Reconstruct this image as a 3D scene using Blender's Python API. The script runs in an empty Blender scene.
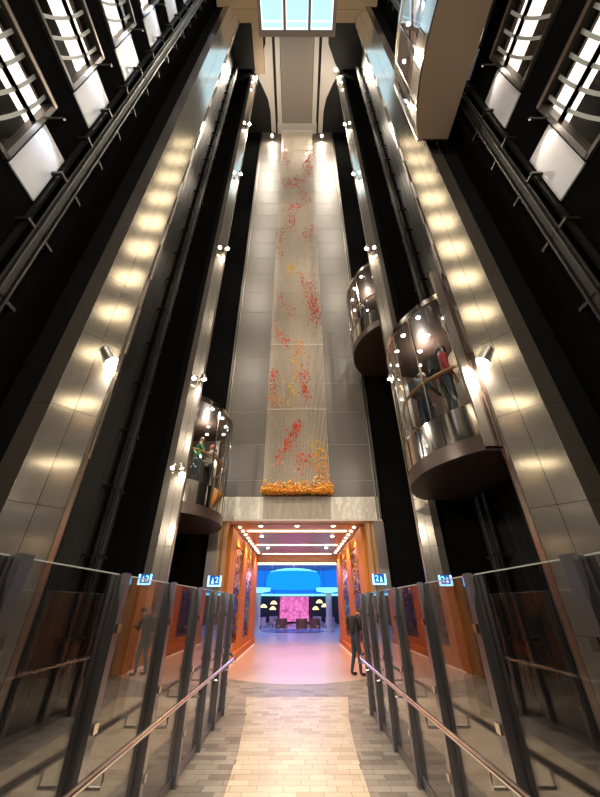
import bpy, bmesh, math, random
from mathutils import Vector, Matrix
random.seed(7)
PI = math.pi
S = bpy.context.scene
COL = S.collection

# ------------------------------------------------------------------ camera, world, exposure
cam_d = bpy.data.cameras.new('camera')
cam_d.sensor_fit = 'VERTICAL'
cam_d.sensor_height = 24.0
cam_d.lens = 335.0 / 797.0 * 24.0
cam_d.shift_x = 3.0 / 797.0
cam_d.clip_end = 200
cam = bpy.data.objects.new('camera', cam_d)
COL.objects.link(cam)
CAM_H = 1.75
cam.location = (0, 0, CAM_H)
cam.rotation_euler = (math.radians(90 + 31.7), 0, 0)
S.camera = cam
S.view_settings.view_transform = 'Standard'
S.view_settings.look = 'None'
S.view_settings.gamma = 1.0
S.view_settings.use_curve_mapping = False
S.view_settings.exposure = 0.88
W = bpy.data.worlds.new('world')
S.world = W
W.use_nodes = True
W.node_tree.nodes['Background'].inputs[0].default_value = (0.9, 0.8, 0.7, 1)
W.node_tree.nodes['Background'].inputs[1].default_value = 0.02
S.cycles.max_bounces = 8
S.cycles.transparent_max_bounces = 24
S.cycles.caustics_reflective = False
S.cycles.caustics_refractive = False
S.cycles.sample_clamp_indirect = 4.0

# ------------------------------------------------------------------ materials
def nmat(name):
    m = bpy.data.materials.new(name)
    m.use_nodes = True
    nt = m.node_tree
    return m, nt, nt.nodes['Principled BSDF']
def pmat(name, col, rough=0.5, metal=0.0, spec=0.5, noise=0.0, scale=8.0, emit=None, estr=0.0, bump=0.0, stretch=None, coat=0.0, aniso=0.0):
    m, nt, p = nmat(name)
    p.inputs['Base Color'].default_value = (*col, 1)
    p.inputs['Roughness'].default_value = rough
    p.inputs['Metallic'].default_value = metal
    p.inputs['Specular IOR Level'].default_value = spec
    p.inputs['Coat Weight'].default_value = coat
    p.inputs['Anisotropic'].default_value = aniso
    if emit:
        p.inputs['Emission Color'].default_value = (*emit, 1)
        p.inputs['Emission Strength'].default_value = estr
    if noise or bump:
        tc = nt.nodes.new('ShaderNodeTexCoord')
        mp = nt.nodes.new('ShaderNodeMapping')
        if stretch: mp.inputs['Scale'].default_value = stretch
        nz = nt.nodes.new('ShaderNodeTexNoise')
        nz.inputs['Scale'].default_value = scale
        nz.inputs['Detail'].default_value = 4
        nt.links.new(tc.outputs['Object'], mp.inputs['Vector'])
        nt.links.new(mp.outputs['Vector'], nz.inputs['Vector'])
        if noise:
            mx = nt.nodes.new('ShaderNodeMix'); mx.data_type = 'RGBA'
            mx.inputs['A'].default_value = (*[c * (1 - noise) for c in col], 1)
            mx.inputs['B'].default_value = (*[min(1, c * (1 + noise)) for c in col], 1)
            nt.links.new(nz.outputs['Fac'], mx.inputs['Factor'])
            nt.links.new(mx.outputs['Result'], p.inputs['Base Color'])
        if bump:
            b = nt.nodes.new('ShaderNodeBump'); b.inputs['Strength'].default_value = bump
            b.inputs['Distance'].default_value = 0.02
            nt.links.new(nz.outputs['Fac'], b.inputs['Height'])
            nt.links.new(b.outputs['Normal'], p.inputs['Normal'])
    return m
def emat(name, col, strength):
    m = bpy.data.materials.new(name); m.use_nodes = True
    nt = m.node_tree; nt.nodes.clear()
    e = nt.nodes.new('ShaderNodeEmission'); o = nt.nodes.new('ShaderNodeOutputMaterial')
    e.inputs[0].default_value = (*col, 1); e.inputs[1].default_value = strength
    nt.links.new(e.outputs[0], o.inputs[0])
    return m
def glassmat(name, tint=(0.9, 0.92, 0.92), rough=0.0, ior=1.5, boost=1.0, base=0.0):
    m = bpy.data.materials.new(name); m.use_nodes = True
    nt = m.node_tree; nt.nodes.clear()
    o = nt.nodes.new('ShaderNodeOutputMaterial'); mix = nt.nodes.new('ShaderNodeMixShader')
    t = nt.nodes.new('ShaderNodeBsdfTransparent'); g = nt.nodes.new('ShaderNodeBsdfGlossy')
    f = nt.nodes.new('ShaderNodeFresnel')
    ge = nt.nodes.new('ShaderNodeNewGeometry'); io = nt.nodes.new('ShaderNodeMix')   # same reflectance from either side of the sheet
    io.inputs['A'].default_value = ior; io.inputs['B'].default_value = 1.0 / ior
    nt.links.new(ge.outputs['Backfacing'], io.inputs['Factor']); nt.links.new(io.outputs['Result'], f.inputs[0])
    mm = nt.nodes.new('ShaderNodeMath'); mm.operation = 'MULTIPLY_ADD'; mm.use_clamp = True
    mm.inputs[1].default_value = boost; mm.inputs[2].default_value = base
    t.inputs[0].default_value = (*tint, 1); g.inputs['Roughness'].default_value = rough
    nt.links.new(f.outputs[0], mm.inputs[0]); nt.links.new(mm.outputs[0], mix.inputs[0])
    nt.links.new(t.outputs[0], mix.inputs[1]); nt.links.new(g.outputs[0], mix.inputs[2])
    nt.links.new(mix.outputs[0], o.inputs[0])
    return m
M = {}
def brushed(name, col, rough, metal):
    m = pmat(name, col, rough, metal, noise=0.10, scale=3, stretch=(0.6, 0.6, 40), aniso=0.6)
    nt = m.node_tree; tg = nt.nodes.new('ShaderNodeTangent'); tg.direction_type = 'RADIAL'; tg.axis = 'Z'
    nt.links.new(tg.outputs[0], nt.nodes['Principled BSDF'].inputs['Tangent'])
    return m
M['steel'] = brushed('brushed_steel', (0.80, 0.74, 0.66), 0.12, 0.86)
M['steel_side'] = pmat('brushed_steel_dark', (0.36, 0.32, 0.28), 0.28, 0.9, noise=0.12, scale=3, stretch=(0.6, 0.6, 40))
M['chrome'] = pmat('chrome', (0.78, 0.74, 0.68), 0.12, 1.0)
M['post'] = pmat('satin_post_steel', (0.32, 0.32, 0.35), 0.32, 1.0, noise=0.1, scale=6)
M['rail'] = pmat('polished_rail', (0.75, 0.72, 0.70), 0.16, 1.0)
M['black'] = pmat('black_shaft_panel', (0.007, 0.007, 0.007), 0.5, 0.0, 0.0, noise=0.3, scale=2)
M['charcoal'] = pmat('charcoal_shaft_panel', (0.020, 0.019, 0.018), 0.45, 0.0, 0.15, noise=0.3, scale=2)
M['black_matt'] = pmat('black_matt', (0.016, 0.015, 0.014), 0.6, noise=0.2)
M['shaft_metal'] = pmat('dark_shaft_metal', (0.045, 0.042, 0.038), 0.4, 0.8)
M['guide'] = pmat('guide_rail_metal', (0.15, 0.14, 0.125), 0.35, 0.9)
M['wallgrey'] = pmat('taupe_panel', (0.118, 0.100, 0.085), 0.42, 0.0, 0.5, noise=0.10, scale=2.5, stretch=(1, 1, 30))
M['joint'] = pmat('pale_joint', (0.33, 0.31, 0.28), 0.5)
M['glass'] = glassmat('balustrade_glass', (0.82, 0.82, 0.82), 0.0, 1.5, 1.35, 0.015)
M['edge'] = pmat('glass_edge', (0.55, 0.6, 0.58), 0.2)
M['carglass'] = glassmat('car_glass', (0.88, 0.9, 0.89), 0.0, 1.45, 1.0, 0.01)
M['winglass'] = glassmat('landing_glass', (0.92, 0.93, 0.93), 0.02, 1.45, 1.0, 0.0)
M['tile_pale'] = pmat('pale_stone_tile', (0.66, 0.54, 0.40), 0.35, noise=0.06, scale=5, bump=0.03)
M['tile_pale2'] = pmat('beige_stone_tile', (0.56, 0.44, 0.31), 0.35, noise=0.06, scale=5, bump=0.03)
M['tile_pale3'] = pmat('cream_stone_tile', (0.72, 0.60, 0.46), 0.35, noise=0.06, scale=5, bump=0.03)
M['tile_grey'] = pmat('grey_stone_tile', (0.34, 0.295, 0.25), 0.38, noise=0.08, scale=5, bump=0.03)
M['tile_grey2'] = pmat('dark_grey_stone_tile', (0.235, 0.20, 0.17), 0.38, noise=0.08, scale=5, bump=0.03)
M['tile_grey3'] = pmat('light_grey_stone_tile', (0.40, 0.35, 0.30), 0.38, noise=0.08, scale=5, bump=0.03)
M['grout'] = pmat('grout', (0.27, 0.23, 0.19), 0.7, noise=0.1)
M['rose'] = pmat('rose_stone_floor', (0.66, 0.48, 0.42), 0.28, noise=0.06, scale=2)
M['gold'] = pmat('gold_lacquer_panel', (0.60, 0.36, 0.17), 0.35, 0.25, noise=0.06, scale=2)
M['copper'] = pmat('copper_wood_pilaster', (0.62, 0.24, 0.05), 0.55, 0.0, 0.2, noise=0.08, scale=3, stretch=(6, 6, 1))
M['copper_dark'] = pmat('brown_wood_moulding', (0.34, 0.16, 0.08), 0.45)
M['mosaic_back'] = pmat('mosaic_backing', (0.13, 0.05, 0.05), 0.4)
M['mosaic_a'] = pmat('bronze_glass_chip', (0.20, 0.08, 0.06), 0.2, 0.7)
M['mosaic_b'] = pmat('rose_glass_chip', (0.55, 0.27, 0.22), 0.2, 0.7)
M['ceil_w'] = pmat('pale_ceiling', (0.62, 0.52, 0.44), 0.5)
M['ceil_m'] = pmat('glossy_ceiling_panel', (0.55, 0.40, 0.34), 0.25, 0.3)
M['marble'] = None
M['led'] = emat('warm_led', (1.0, 0.72, 0.42), 4)
M['toe'] = emat('toe_glow', (1.0, 0.55, 0.4), 0.7)
M['dl'] = emat('downlight', (1.0, 0.80, 0.55), 12)
M['lobby'] = emat('lobby_ceiling_light', (1.0, 0.79, 0.64), 1.9)
M['lobby_warm'] = emat('lobby_warm_light', (1.0, 0.80, 0.52), 2.8)
M['dl2'] = emat('added_small_lamp', (1.0, 0.92, 0.85), 0.3)
M['lens'] = emat('spot_lens', (1.0, 0.84, 0.62), 160)
M['carlamp'] = emat('car_downlight', (0.9, 0.92, 1.0), 22)
M['lamp_body'] = pmat('lamp_housing', (0.5, 0.48, 0.45), 0.3, 0.9)
M['brown_under'] = pmat('bronze_underside', (0.30, 0.23, 0.16), 0.5, 0.2, noise=0.05, scale=2)
M['umber'] = pmat('umber_skirt', (0.07, 0.046, 0.038), 0.35, 0.3)
M['wood'] = pmat('varnished_wood', (0.45, 0.22, 0.08), 0.3, coat=0.3)
M['tan'] = pmat('tan_beam', (0.50, 0.36, 0.22), 0.5, noise=0.06)
M['taupe_ceiling'] = pmat('taupe_ceiling', (0.30, 0.255, 0.215), 0.5)
M['pale_trim'] = pmat('pale_ceiling_trim', (0.70, 0.64, 0.57), 0.5)
M['white_panel'] = pmat('white_spandrel', (0.72, 0.74, 0.80), 0.35, noise=0.03)
M['cream'] = pmat('cream_lobby_wall', (0.80, 0.66, 0.56), 0.6)
M['pale_grey'] = pmat('pale_grey_band', (0.55, 0.60, 0.60), 0.4)
M['win_frame'] = pmat('window_frame', (0.05, 0.045, 0.04), 0.35, 0.4)
M['bronze_frame'] = pmat('bronze_window_edge', (0.33, 0.25, 0.20), 0.3, 0.8)
M['strand'] = pmat('bead_strand', (0.66, 0.58, 0.48), 0.4, 0.0)
M['red'] = pmat('red_bead', (0.80, 0.07, 0.03), 0.35)
M['orange'] = pmat('orange_bead', (0.85, 0.33, 0.05), 0.35)
M['yellow'] = pmat('yellow_bead', (0.85, 0.55, 0.08), 0.35)
M['clear'] = pmat('clear_bead', (0.72, 0.64, 0.54), 0.2, 0.3)
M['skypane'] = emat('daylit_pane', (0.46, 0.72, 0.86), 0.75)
M['blue_screen'] = emat('sign_screen', (0.02, 0.09, 0.35), 0.8)
M['blue_line'] = emat('sign_glow', (0.22, 0.62, 1.0), 2.2)
M['blue_cove'] = emat('blue_cove', (0.012, 0.19, 0.85), 0.6)
M['cyan_drum'] = emat('cyan_drum', (0.01, 0.36, 0.95), 0.6)
M['cyan_line'] = emat('cyan_led', (0.2, 0.8, 1.0), 1.0)
M['magenta_wall'] = None
M['white_col'] = pmat('white_pillar', (0.75, 0.72, 0.76), 0.4)
M['lounge_floor'] = pmat('lounge_floor', (0.62, 0.58, 0.62), 0.3)
M['lounge_dark'] = pmat('lounge_dark_wall', (0.03, 0.03, 0.05), 0.4)
M['rug'] = pmat('lounge_rug', (0.20, 0.17, 0.28), 0.9, noise=0.2, scale=6)
M['chair'] = pmat('brown_leather', (0.22, 0.11, 0.08), 0.5)
M['chair_c'] = pmat('rose_cushion', (0.55, 0.36, 0.36), 0.8)
M['shade'] = emat('lamp_shade_glow', (1.0, 0.72, 0.36), 1.1)
M['leafg'] = pmat('dark_leaf', (0.05, 0.10, 0.04), 0.5, noise=0.3)
M['skin'] = pmat('skin', (0.55, 0.33, 0.24), 0.5)
M['hair'] = pmat('dark_hair', (0.03, 0.022, 0.018), 0.5)
M['hair_g'] = pmat('brown_hair', (0.16, 0.09, 0.05), 0.5)
M['jblack'] = pmat('black_jacket', (0.005, 0.005, 0.005), 0.6)
M['denim'] = pmat('dark_jeans', (0.03, 0.045, 0.075), 0.8)
M['shoe'] = pmat('black_shoe', (0.015, 0.013, 0.012), 0.5)
M['green'] = pmat('green_top', (0.05, 0.22, 0.10), 0.7)
M['lime'] = pmat('lime_strap', (0.35, 0.75, 0.15), 0.6)
M['greyj'] = pmat('grey_hoodie', (0.24, 0.20, 0.16), 0.8)
M['redc'] = pmat('red_shirt', (0.55, 0.06, 0.07), 0.7)
M['redcap'] = pmat('red_cap', (0.60, 0.14, 0.09), 0.7)
M['slate'] = pmat('slate_jacket', (0.07, 0.075, 0.085), 0.7)
M['capgrey'] = pmat('pale_cap', (0.45, 0.42, 0.38), 0.7)

# marble with veins for the lintel
def marble():
    m, nt, p = nmat('cream_marble')
    tc = nt.nodes.new('ShaderNodeTexCoord'); mp = nt.nodes.new('ShaderNodeMapping')
    mp.inputs['Rotation'].default_value = (0, math.radians(35), 0)
    mp.inputs['Scale'].default_value = (1.6, 1, 0.5)
    nz = nt.nodes.new('ShaderNodeTexNoise'); nz.inputs['Scale'].default_value = 4; nz.inputs['Detail'].default_value = 6
    nz.inputs['Distortion'].default_value = 1.5
    r = nt.nodes.new('ShaderNodeValToRGB')
    r.color_ramp.elements[0].position = 0.42; r.color_ramp.elements[0].color = (0.58, 0.53, 0.46, 1)
    r.color_ramp.elements[1].position = 0.62; r.color_ramp.elements[1].color = (0.80, 0.75, 0.67, 1)
    nt.links.new(tc.outputs['Object'], mp.inputs['Vector']); nt.links.new(mp.outputs[0], nz.inputs['Vector'])
    nt.links.new(nz.outputs['Fac'], r.inputs[0]); nt.links.new(r.outputs[0], p.inputs['Base Color'])
    p.inputs['Roughness'].default_value = 0.3
    return m
M['marble'] = marble()
def magenta():
    m, nt, p = nmat('magenta_art_screen')
    tc = nt.nodes.new('ShaderNodeTexCoord')
    v = nt.nodes.new('ShaderNodeTexVoronoi'); v.inputs['Scale'].default_value = 3.2
    r = nt.nodes.new('ShaderNodeValToRGB')
    r.color_ramp.elements[0].color = (0.75, 0.18, 0.42, 1); r.color_ramp.elements[1].color = (0.22, 0.03, 0.14, 1)
    nt.links.new(tc.outputs['Object'], v.inputs['Vector']); nt.links.new(v.outputs['Distance'], r.inputs[0])
    nt.links.new(r.outputs[0], p.inputs['Emission Color']); p.inputs['Emission Strength'].default_value = 0.9
    p.inputs['Base Color'].default_value = (0.3, 0.06, 0.15, 1)
    return m
M['magenta_wall'] = magenta()

# ------------------------------------------------------------------ mesh helpers
class MB:
    def __init__(s): s.v = []; s.f = []; s.mi = []
    def add(s, vs, fs, mi=0):
        b = len(s.v); s.v += [tuple(v) for v in vs]
        s.f += [tuple(i + b for i in f) for f in fs]; s.mi += [mi] * len(fs)
        return s
    def box(s, x0, x1, y0, y1, z0, z1, mi=0):
        x0, x1 = min(x0, x1), max(x0, x1); y0, y1 = min(y0, y1), max(y0, y1)
        return s.add([(x0, y0, z0), (x1, y0, z0), (x1, y1, z0), (x0, y1, z0), (x0, y0, z1), (x1, y0, z1), (x1, y1, z1), (x0, y1, z1)],
                     [(3, 2, 1, 0), (4, 5, 6, 7), (0, 1, 5, 4), (1, 2, 6, 5), (2, 3, 7, 6), (3, 0, 4, 7)], mi)
    def prism(s, poly, z0, z1, mi=0):
        a = sum(poly[i][0] * poly[(i + 1) % len(poly)][1] - poly[(i + 1) % len(poly)][0] * poly[i][1] for i in range(len(poly)))
        if a < 0: poly = poly[::-1]
        n = len(poly)
        vs = [(x, y, z0) for x, y in poly] + [(x, y, z1) for x, y in poly]
        fs = [tuple(range(n - 1, -1, -1)), tuple(range(n, 2 * n))] + [(i, (i + 1) % n, n + (i + 1) % n, n + i) for i in range(n)]
        return s.add(vs, fs, mi)
    def slab(s, p0, p1, z0, z1, t, mi=0):
        # thin upright slab from plan point p0 to p1, thickness t to the left of travel
        d = Vector((p1[0] - p0[0], p1[1] - p0[1])); n = Vector((-d.y, d.x)).normalized() * t
        return s.prism([p0, p1, (p1[0] + n.x, p1[1] + n.y), (p0[0] + n.x, p0[1] + n.y)], z0, z1, mi)
    def tube(s, pts, r, n=8, mi=0, cap=True):
        pts = [Vector(p) for p in pts]; rs = r if isinstance(r, (list, tuple)) else [r] * len(pts)
        b = len(s.v); up = Vector((0, 0, 1))
        for i, p in enumerate(pts):
            d = (pts[min(i + 1, len(pts) - 1)] - pts[max(i - 1, 0)]).normalized()
            a = d.cross(up)
            if a.length < 1e-4: a = Vector((1, 0, 0))
            a.normalize(); c = d.cross(a)
            for k in range(n):
                t = 2 * PI * k / n
                s.v.append(tuple(p + a * math.cos(t) * rs[i] + c * math.sin(t) * rs[i]))
        for i in range(len(pts) - 1):
            for k in range(n):
                s.f.append((b + i * n + k, b + (i + 1) * n + k, b + (i + 1) * n + (k + 1) % n, b + i * n + (k + 1) % n)); s.mi.append(mi)
        if cap:
            s.f.append(tuple(b + k for k in range(n))); s.mi.append(mi)
            e = b + (len(pts) - 1) * n
            s.f.append(tuple(e + n - 1 - k for k in range(n))); s.mi.append(mi)
        return s
    def lathe(s, prof, c=(0, 0, 0), n=24, mi=0):
        b = len(s.v)
        for r, z in prof:
            for k in range(n):
                t = 2 * PI * k / n; s.v.append((c[0] + r * math.cos(t), c[1] + r * math.sin(t), c[2] + z))
        for i in range(len(prof) - 1):
            for k in range(n):
                s.f.append((b + i * n + k, b + i * n + (k + 1) % n, b + (i + 1) * n + (k + 1) % n, b + (i + 1) * n + k)); s.mi.append(mi)
        return s
    def band(s, curve, z0, z1, t, mi=0):
        # curved upright sheet following an open plan curve, thickness t
        n = len(curve); inner = []
        for i, p in enumerate(curve):
            q0 = Vector(curve[max(i - 1, 0)]); q1 = Vector(curve[min(i + 1, n - 1)])
            d = (q1 - q0).normalized(); nn = Vector((-d.y, d.x)) * t
            inner.append((p[0] + nn.x, p[1] + nn.y))
        vs = []
        for p, q in zip(curve, inner):
            vs += [(p[0], p[1], z0), (q[0], q[1], z0), (q[0], q[1], z1), (p[0], p[1], z1)]
        fs = []
        for i in range(n - 1):
            a = 4 * i; c = a + 4
            for k in range(4): fs.append((a + k, a + (k + 1) % 4, c + (k + 1) % 4, c + k))
        fs.append((3, 2, 1, 0)); e = 4 * (n - 1); fs.append((e, e + 1, e + 2, e + 3))
        return s.add(vs, fs, mi)
    def mesh(s, name, mats, smooth=False):
        me = bpy.data.meshes.new(name); me.from_pydata(s.v, [], s.f)
        for m in (mats if isinstance(mats, (list, tuple)) else [mats]): me.materials.append(m)
        me.polygons.foreach_set('material_index', s.mi)
        bm = bmesh.new(); bm.from_mesh(me); bmesh.ops.recalc_face_normals(bm, faces=bm.faces); bm.to_mesh(me); bm.free()
        if smooth:
            me.polygons.foreach_set('use_smooth', [True] * len(me.polygons))
            try: me.set_sharp_from_angle(angle=math.radians(40))
            except Exception: pass
        me.update(); return me
    def build(s, name, mats, parent=None, smooth=False):
        return link(name, s.mesh(name, mats, smooth), parent)
def link(name, data, parent=None):
    o = bpy.data.objects.new(name, data); COL.objects.link(o)
    if parent is not None: o.parent = parent; o.matrix_parent_inverse = Matrix.Translation(-Vector(parent['_w'])) if '_w' in parent else Matrix()
    return o
def empty(name, loc, label=None, cat=None, group=None, kind=None):
    o = bpy.data.objects.new(name, None); COL.objects.link(o); o.location = loc; o.empty_display_size = 0.2
    o['_w'] = [float(c) for c in loc]
    return tag(o, label, cat, group, kind)
def tag(o, label=None, cat=None, group=None, kind=None):
    if label: o['label'] = label
    if cat: o['category'] = cat
    if group: o['group'] = group
    if kind: o['kind'] = kind
    return o
def struct(name, mb, mats, label=None, cat=None, smooth=False):
    o = mb.build(name, mats, None, smooth); o['kind'] = 'structure'
    if label: o['label'] = label
    if cat: o['category'] = cat
    return o
def lamp(name, kind, loc, energy, col=(1, 0.82, 0.6), parent=None, aim=None, size=0.1, spot=90, blend=0.6, shape=None, size_y=None):
    d = bpy.data.lights.new(name, kind); d.energy = energy; d.color = col
    if kind == 'AREA':
        d.size = size
        if shape: d.shape = shape; d.size_y = size_y
    else: d.shadow_soft_size = size
    if kind == 'SPOT': d.spot_size = math.radians(spot); d.spot_blend = blend
    o = bpy.data.objects.new(name, d); COL.objects.link(o)
    o.location = loc
    if aim is not None:
        o.rotation_euler = (Vector(aim) - Vector(loc)).to_track_quat('-Z', 'Y').to_euler()
    if parent is not None:
        o.parent = parent; o.matrix_parent_inverse = Matrix.Translation(-Vector(parent['_w']))
    return o

D = 2.9            # deck height
TOP = 35.5         # atrium ceiling
SH = 4.5           # shaft back wall
YB = 12.2          # end wall

# ------------------------------------------------------------------ floor
def phw(y):        # half width of the pale path
    pts = [(-4, 1.05), (2, 0.92), (4.2, 0.80), (5.3, 0.79), (6.6, 0.83), (8.2, 0.94), (9.9, 1.15)]
    for (a, b), (c, d) in zip(pts, pts[1:]):
        if y <= c: return b + (d - b) * (y - a) / (c - a)
    return pts[-1][1]
def arc_y(x): return 11.25 + 0.22 * x * x
floor = struct('floor', MB().box(-4.7, 4.7, -5, YB + 0.8, -0.2, 0), M['grout'])
P_END = 9.9
tw, th, g = 0.30, 0.15, 0.005
rnd = random.Random(3)
tile_cells = []
row = 0
y = 1.5
def tile_obj(x0a, x0b, x1a, x1b, ya, yb, mat, nm):
    m = MB().prism([(x0a, ya), (x1a, ya), (x1b, yb), (x0b, yb)], -0.004, 0.006)
    return m
rest_pale, rest_grey = MB(), MB()
cnt = {'pale': 0, 'grey': 0}
while y < 12.2:
    ya, yb = y + g / 2, y + th - g / 2
    off = (row % 2) * 0.15 + rnd.choice([0, 0.05, 0.1])
    xs = [-1.95 + off - 0.3 + tw * k for k in range(15)]
    for xa in xs:
        xb = xa + tw - g
        if xb < -1.9 or xa > 1.9: continue
        ym = (ya + yb) / 2
        in_band = ym > P_END
        lim = 2.6 if in_band else 1.40
        segs = []
        if in_band:
            segs = [('grey', xa, xa, xb, xb)]
        else:
            wa, wb = phw(ya), phw(yb)
            # left grey / pale / right grey
            def clip(lo_a, lo_b, hi_a, hi_b, k):
                a0, b0, a1, b1 = max(xa, lo_a), max(xa, lo_b), min(xb, hi_a), min(xb, hi_b)
                if a1 - a0 > 0.02 and b1 - b0 > 0.02: segs.append((k, a0, b0, a1, b1))
            clip(-lim, -lim, -wa - 0.002, -wb - 0.002, 'grey'); clip(-wa + 0.002, -wb + 0.002, wa - 0.002, wb - 0.002, 'pale'); clip(wa + 0.002, wb + 0.002, lim, lim, 'grey')
        for k, a0, b0, a1, b1 in segs:
            if ym > arc_y((a0 + a1) / 2) + 0.12: continue
            r = rnd.random()
            if k == 'pale': mt = M['tile_pale2'] if r < 0.17 else (M['tile_pale3'] if r < 0.5 else M['tile_pale'])
            else: mt = M['tile_grey2'] if r < 0.24 else (M['tile_grey3'] if r < 0.5 else M['tile_grey'])
            mb = tile_obj(a0, b0, a1, b1, ya, yb, mt, k)
            if ym < 5.0 or cnt[k] >= 298 or (k == 'grey' and abs(a0 + a1) / 2 > 1.45 and ym < 11):
                (rest_pale if k == 'pale' else rest_grey).add(mb.v, mb.f, {'tile_pale': 0, 'tile_pale2': 1, 'tile_pale3': 2, 'tile_grey': 0, 'tile_grey2': 1, 'tile_grey3': 2}[[n for n in M if M[n] is mt][0]])
            else:
                cnt[k] += 1
                mb.build('pale_tile' if k == 'pale' else 'grey_tile', mt, floor)
    y += th; row += 1
for xx in (-1, 1):   # plain slabs behind the camera and beside the path, seen in the glass only
    MB().box(xx * 1.50, xx * 4.49, -4.9, 9.0, -0.001, 0.008).build('shaft_floor', M['black_matt'], floor)
    rest_grey.box(xx * 1.0, xx * 1.40, -4, 1.45, -0.004, 0.004)
rest_pale.box(-0.98, 0.98, -4, 1.45, -0.004, 0.004)
o = rest_pale.build('pale_tile_field', [M['tile_pale'], M['tile_pale2'], M['tile_pale3']], floor); o['kind'] = 'stuff'
o = rest_grey.build('grey_tile_field', [M['tile_grey'], M['tile_grey2'], M['tile_grey3']], floor); o['kind'] = 'stuff'
# corridor floor with a curved front edge
poly = [(2.9 - 5.8 * i / 24, arc_y(2.9 - 5.8 * i / 24)) for i in range(25)]
poly = [(2.9, 22.2)] + poly + [(-2.9, 22.2)]
cf = struct('floor_corridor', MB().prism(poly, -0.1, 0.012), M['rose'])
struct('floor_lounge', MB().box(-9, 9, 22.2, 47, -0.1, 0.012), M['lounge_floor'])

# ------------------------------------------------------------------ shaft walls
def shaft_wall(s, side):
    X = s * SH
    m = MB()
    # back wall, open at the landing windows of the first bay
    WZ = [CAM_H + 5.85 + D * k for k in range(-1, 10)]
    y0w, y1w = 0.6, 2.45
    m.box(X, X + s * 0.2, 2.45, 4.4, 0, TOP); m.box(X, X + s * 0.2, 4.4, YB + 0.3, 0, TOP, 1)
    m.box(X, X + s * 0.2, -0.55, y0w, 0, TOP); m.box(X, X + s * 0.2, -5, -2.40, 0, TOP)
    for a_, b_ in ((y0w, y1w), (-2.40, -0.55)):
        zl = 0
        for z in (WZ if a_ > 0 else [WZ[0] - D] + WZ):
            m.box(X, X + s * 0.2, a_, b_, zl, z); zl = z + 2.0
        m.box(X, X + s * 0.2, a_, b_, zl, TOP)
    w = struct('wall_' + side, m, [M['black'], M['charcoal']])
    # lit white spandrels beside each landing window
    sp = MB().box(X - s * 0.03, X - s * 0.002, 2.50, 3.08, 0, 1.42).mesh('white_spandrel', M['white_panel'])
    for z in WZ[1:]:
        o = link('white_spandrel', sp, w); o.location.z = z
    # panel seams and machinery on the wall
    for yy in (6.9, 7.4, 8.6, 9.4, 10.2, 11.2):
        MB().box(X - s * 0.012, X, yy, yy + 0.03, 0.2, TOP - 0.3).build('seam_strip', M['guide'], w)
    MB().box(X - s * 0.10, X, 3.12, 3.17, 0.2, TOP - 0.3).build('edge_strip', M['shaft_metal'], w)
    return w, WZ
wl, WZL = shaft_wall(-1, 'left')
wr, WZR = shaft_wall(1, 'right')

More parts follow.
